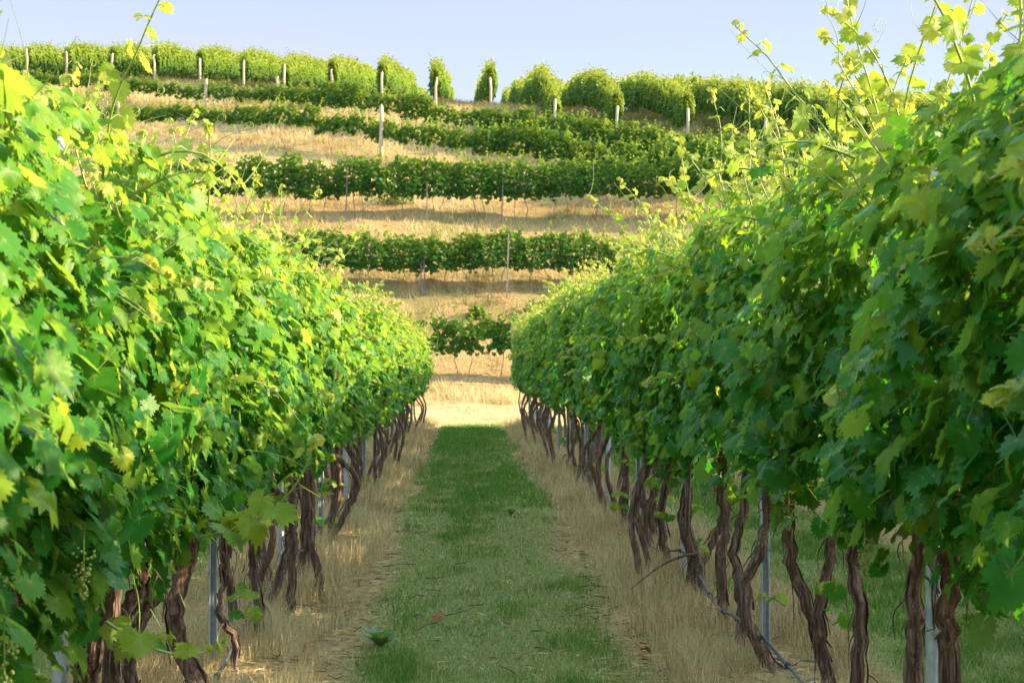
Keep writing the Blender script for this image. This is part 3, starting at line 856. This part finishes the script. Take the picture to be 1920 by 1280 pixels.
# headland: short pale dry grass; hill: tussocks
G = Geo(('tint',))
x, y, w = scatter(g, -9, 10, [(40, 50, 330, .012)])
N = len(x); V, T, tt = blades(N, x, y, g.uniform(.02, .07, N), w, np.clip(.70 + .22 * g.standard_normal(N) - .5 * (fbm(x * .8, y * .8, 3) > .58), .1, 1), g.uniform(.2, 1, N), g, 1); G.add(V, T, tint=tt)
tus = 30000
cx_ = g.uniform(-34, 24, tus); cy_ = g.uniform(49.5, 104, tus)
inview = np.abs(cx_ / cy_ * F + CX - 960) < 1050
trd = np.zeros(tus)
for t in TRW: trd = np.maximum(trd, 1 - smooth(.6, 1.2, seg_dist(cx_, cy_, t)))
pn = fbm(cx_ * .35 + 11, cy_ * .35, 3)
keep = inview & (g.random(tus) > trd * .45) & (g.random(tus) < .45 + 1.1 * (pn - .35))
cx_, cy_, pn = cx_[keep], cy_[keep], pn[keep]
m = 12
x = np.repeat(cx_, m) + g.normal(0, .13, len(cx_) * m); y = np.repeat(cy_, m) + g.normal(0, .13, len(cx_) * m)
N = len(x)
hue = np.repeat(np.clip(.64 + .85 * (fbm(cx_ * .3 + 3, cy_ * .5 + 8, 3) - .5) * 2 + .10 * g.standard_normal(len(cx_)) - .55 * hill_shade_green(cx_, cy_), .0, 1), m)  # tufts turned greener too, for the shade under the hedges
h = np.repeat(.13 + .50 * np.clip(pn - .3, 0, .6) + .08 * g.random(len(cx_)), m) * g.uniform(.5, 1.25, N)
V, T, tt = blades(N, x, y, h, g.uniform(.018, .034, N), np.clip(hue + .08 * g.standard_normal(N), 0, 1), g.uniform(.1, .8, N), g, 1)
G.add(V, T, tint=tt)
tag(obj("hillside_grass", G.mesh("hillside_grass", HILLG)), "dry tan grass covering the terraced hillside and headland", None, None, 'stuff')

# ------------------------------------------------------------------ hill vines
def hill_foliage(seed, nleaf, half, zb, zt, width, size, airy=0., lod=1, nsh=6, tn=.22):
    g = np.random.default_rng(seed); G = Geo(('tint', 'vein'))
    y = g.uniform(-half, half, nleaf); u = g.random(nleaf)
    top = zt + .26 * (fbm(y * 1.7 + seed * 5, y * 0 + seed, 2) - .5) * 2
    z = zb + .08 * g.standard_normal(nleaf) + (top - zb) * u
    if airy:
        k = fbm(y * 2.5 + seed * 9, z * 2.5, 2) > .5 - (1 - airy) * .3
        y, u, z = y[k], u[k], z[k]; nleaf = len(y)
    side = np.where(g.random(nleaf) < .5, -1., 1.)
    x = side * width * np.interp(u, [0, .4, 1], [.8, 1, .5]) * (1 - .7 * g.random(nleaf) ** 2) + (fbm(y * 2 + side * 9, z * 2 + seed, 2) - .5) * .34
    nrm = np.stack([side * .9, g.standard_normal(nleaf) * .45, .5 + .35 * g.standard_normal(nleaf) + .3 * u], -1)
    tip = np.stack([side * .3, g.standard_normal(nleaf) * .5, -1 + 0 * x], -1)
    add_leaves(G, np.stack([x, y, z], -1), nrm, tip, size * g.uniform(.6, 1.3, nleaf), np.clip(tn + .75 * (u - .5) + .15 * g.standard_normal(nleaf), 0, 1), lod, g)  # tint darker low, yellower high: older leaves plus shade and lit tops painted in
    for k in range(nsh):
        y0 = g.uniform(-half, half); n_ = 7; L = g.uniform(.2, .66)
        t = np.linspace(0, 1, n_)
        P = np.stack([g.normal(0, .1) + g.normal(0, .15) * t, y0 + g.normal(0, .15) * t, zt - .1 + L * t], -1) + g.standard_normal((n_, 3)) * .03
        add_leaves(G, P, np.stack([g.standard_normal(n_), g.standard_normal(n_), np.full(n_, .6)], -1), g.standard_normal((n_, 3)), size * (1 - .5 * t), np.clip(tn + .3 + .35 * t, 0, 1), lod, g)
    return G.mesh("foliage", HLEAF, True)
FULL = [hill_foliage(400 + k, 780, .82, .82, 1.98, .34, .15, nsh=9) for k in range(5)]
THIN = [hill_foliage(420 + k, 640, .72, .98, 1.95, .24, .15, airy=.40, nsh=8, tn=.2) for k in range(4)]
LOW = [hill_foliage(440 + k, 420, .78, .88, 1.62, .26, .16, airy=.3, nsh=6, tn=.3) for k in range(5)]
HEDGE = [hill_foliage(460 + k, 800, .84, .62, 1.74, .30, .16, nsh=24, lod=2, tn=.44) for k in range(4)]
FARH = [hill_foliage(480 + k, 380, .84, .62, 1.74, .30, .24, nsh=14, lod=2, tn=.44) for k in range(3)]
def htr(k, n_=1):
    g = np.random.default_rng(500 + k)
    pts = [(0, 0, -.08), (g.normal(0, .05), g.normal(0, .1), .35), (g.normal(0, .03), g.normal(0, .1), .7), (0, g.normal(0, .04), 1.15)]
    return trunk_geo(pts, .024, .018, 520 + k, False).mesh("trunk", HBARK, True)
HT = [htr(k) for k in range(6)]
def hill_trunks(g, two):
    return [(HT[g.integers(0, 6)], 0, dy + g.normal(0, .05), g.uniform(0, 6.28)) for dy in ((-.2, .22) if two else (0,))]

def row_points(line, sp, x0=None, x1=None):
    P = np.array([((px - CX) / F * Y, Y) for px, Y in line])
    Q = spline(np.c_[P, np.zeros(len(P))], 400)[:, :2]
    s = np.r_[0, np.cumsum(np.hypot(*np.diff(Q, axis=0).T))]
    d = np.arange(sp * .5, s[-1], sp)
    X, Y = np.interp(d, s, Q[:, 0]), np.interp(d, s, Q[:, 1])
    tx, ty = np.interp(d + .3, s, Q[:, 0]) - np.interp(d - .3, s, Q[:, 0]), np.interp(d + .3, s, Q[:, 1]) - np.interp(d - .3, s, Q[:, 1])
    return X, Y, np.arctan2(-tx, ty)
HILL = [
    ("lowest hillside row behind the headland", [(560, 53), (1240, 53)], 1.45, THIN, True, 1.0),
    ("second hillside row up the slope", [(480, 58.5), (1300, 58.3)], 1.5, FULL, True, .94),
    ("third hillside row, the long dark one", [(190, 64), (388, 63.5), (715, 63), (1000, 63), (1340, 61.8), (1560, 61.2)], 1.5, FULL, True, 1.02),
    ("thin fourth hillside row above the bank", [(60, 87), (225, 84), (388, 80), (715, 73), (1000, 68), (1290, 64), (1480, 63.4), (1640, 62.9)], 1.5, LOW, False, 1.0),
    ("fifth hillside row below the hilltop hedges", [(0, 96.5), (225, 92), (388, 87.5), (715, 79), (1000, 73), (1290, 66.5), (1480, 65.4), (1640, 64.8)], 1.5, LOW, False, 1.05),
]
for ri, (nm, line, sp, fols, two, sc) in enumerate(HILL):
    g = np.random.default_rng(600 + ri)
    X, Y, A = row_points(line, sp)
    Z = H(X, Y)
    for i in range(len(X)):
        fset = fols
        s_ = sc
        if ri in (3, 4):
            px = X[i] / Y[i] * F + CX
            if px > (640 if ri == 3 else 480): fset = FULL if px > 900 else LOW + FULL[:2]
            s_ = sc * (np.interp(px, [200, 700, 900, 1300], [.82, 1.02, .90, .86]) if ri == 3 else np.interp(px, [250, 400, 800, 1300], [.70, .80, .84, .76]))
        vine(X[i], Y[i], (fset[g.integers(0, len(fset))],), hill_trunks(g, two), f"small grapevine, {ORD[i]} from the left end of the {nm}", f"grapevines of the {nm}",
             rz=A[i] + (math.pi if g.random() < .5 else 0), z=Z[i], s=(g.uniform(.9, 1.15), 1, s_ * g.uniform(.93, 1.06)), g=g)

# hilltop hedges: rows running away over the crest, each behind a wooden end post
ENDP = [(50, 100.2, 92), (125, 98.8, 97), (210, 98.2, 101), (290, 97.2, 104), (375, 96, 110), (457, 94.3, 114), (533, 90, 122), (623, 87.9, 131), (716, 84.9, 140), (817, 84, 158), (920, 84.2, 173), (1040, 75.2, 186), (1157, 74.6, 200), (1290, 71.6, 221), (1435, 68.4, 237)]
def wooden_post(x, y, z, ht, label, group, r=.075):
    g = np.random.default_rng(int(abs(x * 100) + y))
    path = [(0, 0, -.3), (0, 0, ht * .3), (g.normal(0, .012), 0, ht * .7), (g.normal(0, .02), 0, ht - .01), (g.normal(0, .02), 0, ht)]
    V, T = sweep(path, [r * 1.05, r, r * .97, r * .94, r * .86], 10, lambda i, a: 1 + .04 * np.sin(3 * a + i))
    G = Geo(); G.add(V, T)
    o = obj("wooden_post", G.mesh("wooden_post", WOOD, True), loc=(x, y, z))
    tag(o, label, 'post', group)
    return o
g = np.random.default_rng(77)
EP = [((px - CX) / F * Y, Y, py) for px, Y, py in ENDP]
XR0, sp = EP[-1][0], 2.7
extra = [(XR0 + 2.7 * k, 67.6 - .4 * k) for k in range(1, 9)]
lft = [(EP[0][0] - 2.6 * k, 101 + .5 * k) for k in range(1, 4)]
rows = lft + [(a_, b_) for a_, b_, _ in EP] + extra
DG = Geo(('tint', 'vein'))
def append_mesh(G, me, M):
    n_ = len(me.vertices); V = np.empty(n_ * 3, np.float32); me.vertices.foreach_get("co", V); V = V.reshape(-1, 3)
    T = np.empty(len(me.polygons) * 3, np.int32); me.loops.foreach_get("vertex_index", T)
    at = {}
    for k in ('tint', 'vein'):
        v = np.empty(n_, np.float32); me.attributes[k].data.foreach_get("value", v); at[k] = v
    c, s, x, y, z, sz = M
    G.add(np.stack([V[:, 0] * c - V[:, 1] * s + x, V[:, 0] * s + V[:, 1] * c + y, V[:, 2] * sz + z], -1), T.reshape(-1, 3), **at)
TG = Geo()
for ri, (X, Y0) in enumerate(rows):
    pi = ri - len(lft)
    labelled = 0 <= pi < len(EP)
    nind = 5 if labelled else 0
    if labelled:
        zt = CAMZ + (HZ - EP[pi][2]) / F * Y0; zb = float(H(X, Y0))
        wooden_post(X, Y0, zb, float(np.clip(zt - zb, 1.5, 2.6)), f"weathered wooden end post at the front of a hilltop hedge row, {ORD[pi]} from the left", "end posts of the hilltop rows", r=.066)
    for k in range(70):
        y = Y0 + .95 + k * 1.5
        if y > 172: break
        z = float(H(X, y))
        if k < nind:
            vine(X, y, (HEDGE[g.integers(0, 4)],), hill_trunks(g, False), f"hilltop hedge vine, {ORD[k]} behind the {ORD[pi]} wooden end post from the left", "grapevines of the hilltop hedge rows",
                 rz=math.pi * g.integers(0, 2), z=z, s=(1, 1, g.uniform(.97, 1.05)), g=g)
        else:
            c = 1 if g.random() < .5 else -1
            append_mesh(DG, (HEDGE if k < 12 else FARH)[g.integers(0, 3)], (c, 0, X, y, z, g.uniform(.96, 1.06)))
            V, T = sweep([(X, y, z - .1), (X + g.normal(0, .03), y + g.normal(0, .06), z + .5), (X, y, z + .95)], [.028, .022, .022], 4, cap=False); TG.add(V, T)
tag(obj("hilltop_vines", DG.mesh("hilltop_vines", HLEAF, True)), "dense green hedge rows of vines running over the hilltop", None, None, 'stuff')
tag(obj("hilltop_trunks", TG.mesh("hilltop_trunks", HBARK)), "thin vine trunks under the hilltop hedge rows", None, None, 'stuff')

# wooden posts in the fourth and fifth hillside rows
for px, Y, top, lab, nm in ((225, 84, 190, "weathered wooden post at the thin left end of the fourth hillside row", 'D'), (715, 73, 200, "tall weathered wooden post in the middle of the fourth hillside row", 'D'), (1335, 64.6, 283, "pale-topped wooden post low on the right of the fourth hillside row", 'D'),
                           (1268, 65.2, 292, "wooden post among leaves beside the pale-topped post", 'D'), (388, 87.5, 150, "weathered wooden post standing at a gap in the fifth hillside row", 'E'), (522, 84.3, 147, "wooden post half hidden in the fifth hillside row", 'E'), (1710, 62.5, 272, "wooden post on the slope behind the tall shoots of the right row", 'E')):
    X = (px - CX) / F * Y; zb = float(H(X, Y))
    wooden_post(X, Y - .25, zb, float(np.clip(CAMZ + (HZ - top) / F * Y - zb, 1.4, 2.6)), lab, "wooden posts of the hillside rows", r=.085)
for px, Y, lab, rn in ((962, 53, "thin steel post at the right of the lowest hillside row", 'first'), (788, 58.3, "thin steel post, one of a close pair, in the second hillside row", 'second'), (797, 58.3, "thin steel post leaning beside its twin in the second hillside row", 'second'), (950, 58.3, "single tall steel post right of the pair in the second hillside row", 'second'),
                       (648, 62.8, "thin steel post at the left of the third hillside row", 'third'), (800, 62.8, "thin steel post in the middle of the third hillside row", 'third'), (940, 62.8, "thin steel post at the right of the third hillside row", 'third'), (1118, 62.5, "thin steel post near the right end of the third hillside row", 'third')):
    X = (px - CX) / F * Y
    steel_post(X, Y - (.36 if px in (962, 950) else .10), float(H(X, Y - .2)), lab, "steel posts of the hillside rows", rz=random.uniform(0, .5), h=.95, lean=random.uniform(-.04, .04), me=PD).scale = (1.0, 1.0, .95 if px in (962, 950, 940, 648) else .72)

# ------------------------------------------------------------------ weeds, shrubs, fallen leaves
def rosette(px, py, r, n_, label, ht=.6):
    Y = CAMZ * F / (py - HZ); X = (px - CX) / F * Y
    g = np.random.default_rng(px); G = Geo(('tint', 'vein'))
    for k in range(n_):
        a = k * 2.4 + g.random() * .4; L = r * g.uniform(.7, 1.15) * (1 - .3 * k / n_); el = .5 + ht * k / n_ + .25 * g.random()
        d = np.array([math.cos(a), math.sin(a), 0]); s = np.array([-d[1], d[0], 0]); P, T = [], []
        m_ = 9
        for q in range(m_ + 1):
            t = q / m_
            w = L * .20 * math.sin(math.pi * min(1, .12 + t * .88)) * (1.25 if q % 2 else .75)
            c = d * L * t * math.cos(el * (1 - .5 * t)) + np.array([0, 0, L * (math.sin(el) * t * 1.1 - .28 * t * t)])
            P += [c - s * w + [0, 0, .12 * w * 2], c, c + s * w + [0, 0, .12 * w * 2]]
        for q in range(m_):
            b = q * 3
            T += [(b, b + 1, b + 4), (b, b + 4, b + 3), (b + 1, b + 2, b + 5), (b + 1, b + 5, b + 4)]
        v = np.tile([0, 1., 0], m_ + 1)
        G.add(P, T, tint=.35 + .4 * g.random(), vein=v)
    o = obj("weed", G.mesh("weed", WEED, True), loc=(X, Y, float(H(X, Y)) + .01))
    tag(o, label, 'weed', "broad-leaved weeds in the grass")
rosette(712, 1212, .17, 16, "large blue-green thistle weed at the left edge of the grass strip", 1.0)
rosette(958, 966, .13, 11, "small pale green weed standing in the middle of the grass", .9)
def dead_leaf(px, py, label):
    Y = CAMZ * F / (py - HZ); X = (px - CX) / F * Y
    g = np.random.default_rng(px + 1); V, T, v = TPL[0][px % 6]
    V = V * [.09, .09, .22]; a = g.random() * 6.28; c, s = math.cos(a), math.sin(a)
    V = np.stack([V[:, 0] * c - V[:, 1] * s, V[:, 0] * s + V[:, 1] * c, V[:, 2]], -1)
    o = obj("fallen_leaf", tri_mesh("fallen_leaf", V, T, DEADL), loc=(X, Y, float(H(X, Y)) + .05))
    o.rotation_euler = (g.uniform(-.5, .5), g.uniform(-.5, .5), 0)
    tag(o, label, 'leaf', "fallen dead leaves")
dead_leaf(822, 1168, "red-brown dead leaf lying in the middle of the grass alley")
dead_leaf(578, 1232, "rust-brown dead leaf in the dry grass, lower of two by the left row")
dead_leaf(596, 1098, "rust-brown dead leaf caught in dry grass below the left trunks")
dead_leaf(970, 978, "small brown dead leaf beside the pale weed")
dead_leaf(1208, 1232, "dark brown dead leaf on the straw edge right of the grass")

def shrub(px, Y, w, h, tn, label):
    X = (px - CX) / F * Y; g = np.random.default_rng(px); G = Geo(('tint', 'vein'))
    n_ = 420
    a = unit(g.standard_normal((n_, 3))); a[:, 2] = np.abs(a[:, 2])
    rad = g.random(n_) ** .4 * (.75 + .5 * fbm(a[:, 0] * 2 + px, a[:, 1] * 2, 2))
    P = a * rad[:, None] * [w, w * .7, h]
    add_leaves(G, P, a + g.standard_normal((n_, 3)) * .5, g.standard_normal((n_, 3)), g.uniform(.05, .11, n_), np.clip(tn + .2 * g.standard_normal(n_), 0, 1), 2, g)
    z = float(H(X, Y))
    root = obj("shrub", G.mesh("shrub", HLEAF, True), loc=(X, Y, z - .03)); tag(root, label, 'shrub', "wild shrubs on the bank")
    S = Geo()
    for k in range(6):
        q = P[g.integers(0, n_)] * .8
        V, T = sweep([(0, 0, -.1), q * .5 + [0, 0, .05], q], [.018, .012, .005], 5); S.add(V, T)
    obj("stem", S.mesh("stem", HBARK), root)
shrub(735, 64.3, .8, .75, .1, "dark green wild shrub on the bank above the third hillside row")
shrub(575, 65.5, .6, .45, .45, "low olive wild shrub on the dry bank, left of the dark green one")
shrub(1010, 57.2, .55, .55, .2, "grey-green wild shrub below the second hillside row")
shrub(895, 57.0, .4, .55, .3, "small upright shrub in the dry grass below the second hillside row")
shrub(530, 65.5, .5, .4, .6, "yellowish low shrub on the dry bank at its left")
Y = 80.5; X = (268 - CX) / F * Y; z = float(H(X, Y))
V, T = sweep([(-.45, 0, .45), (.3, 0, .0)], .05, 7); G = Geo(); G.add(V, T)
tag(obj("fallen_stake", G.mesh("fallen_stake", PALE), loc=(X, Y, z + .05)), "pale broken stake leaning on the dry slope", 'stake')
# pale stub of a post top among the right-hand shoots, grey strip of peeled bark
P = [(1180, 1098), (1225, 1062), (1262, 1042), (1302, 1032)]
Yb = 10.0
pp = [((px - CX) / F * Yb, Yb - .12, CAMZ + (HZ - py) / F * Yb) for px, py in P]
V, T = sweep(spline(pp, 16), np.interp(np.linspace(0, 1, 16), [0, .5, 1], [.003, .007, .010]), 6); G = Geo(); G.add(V, T)
tag(obj("loose_bark", G.mesh("loose_bark", BARK, True)), "long loose bark strip sticking out from a trunk of the right row", 'bark')
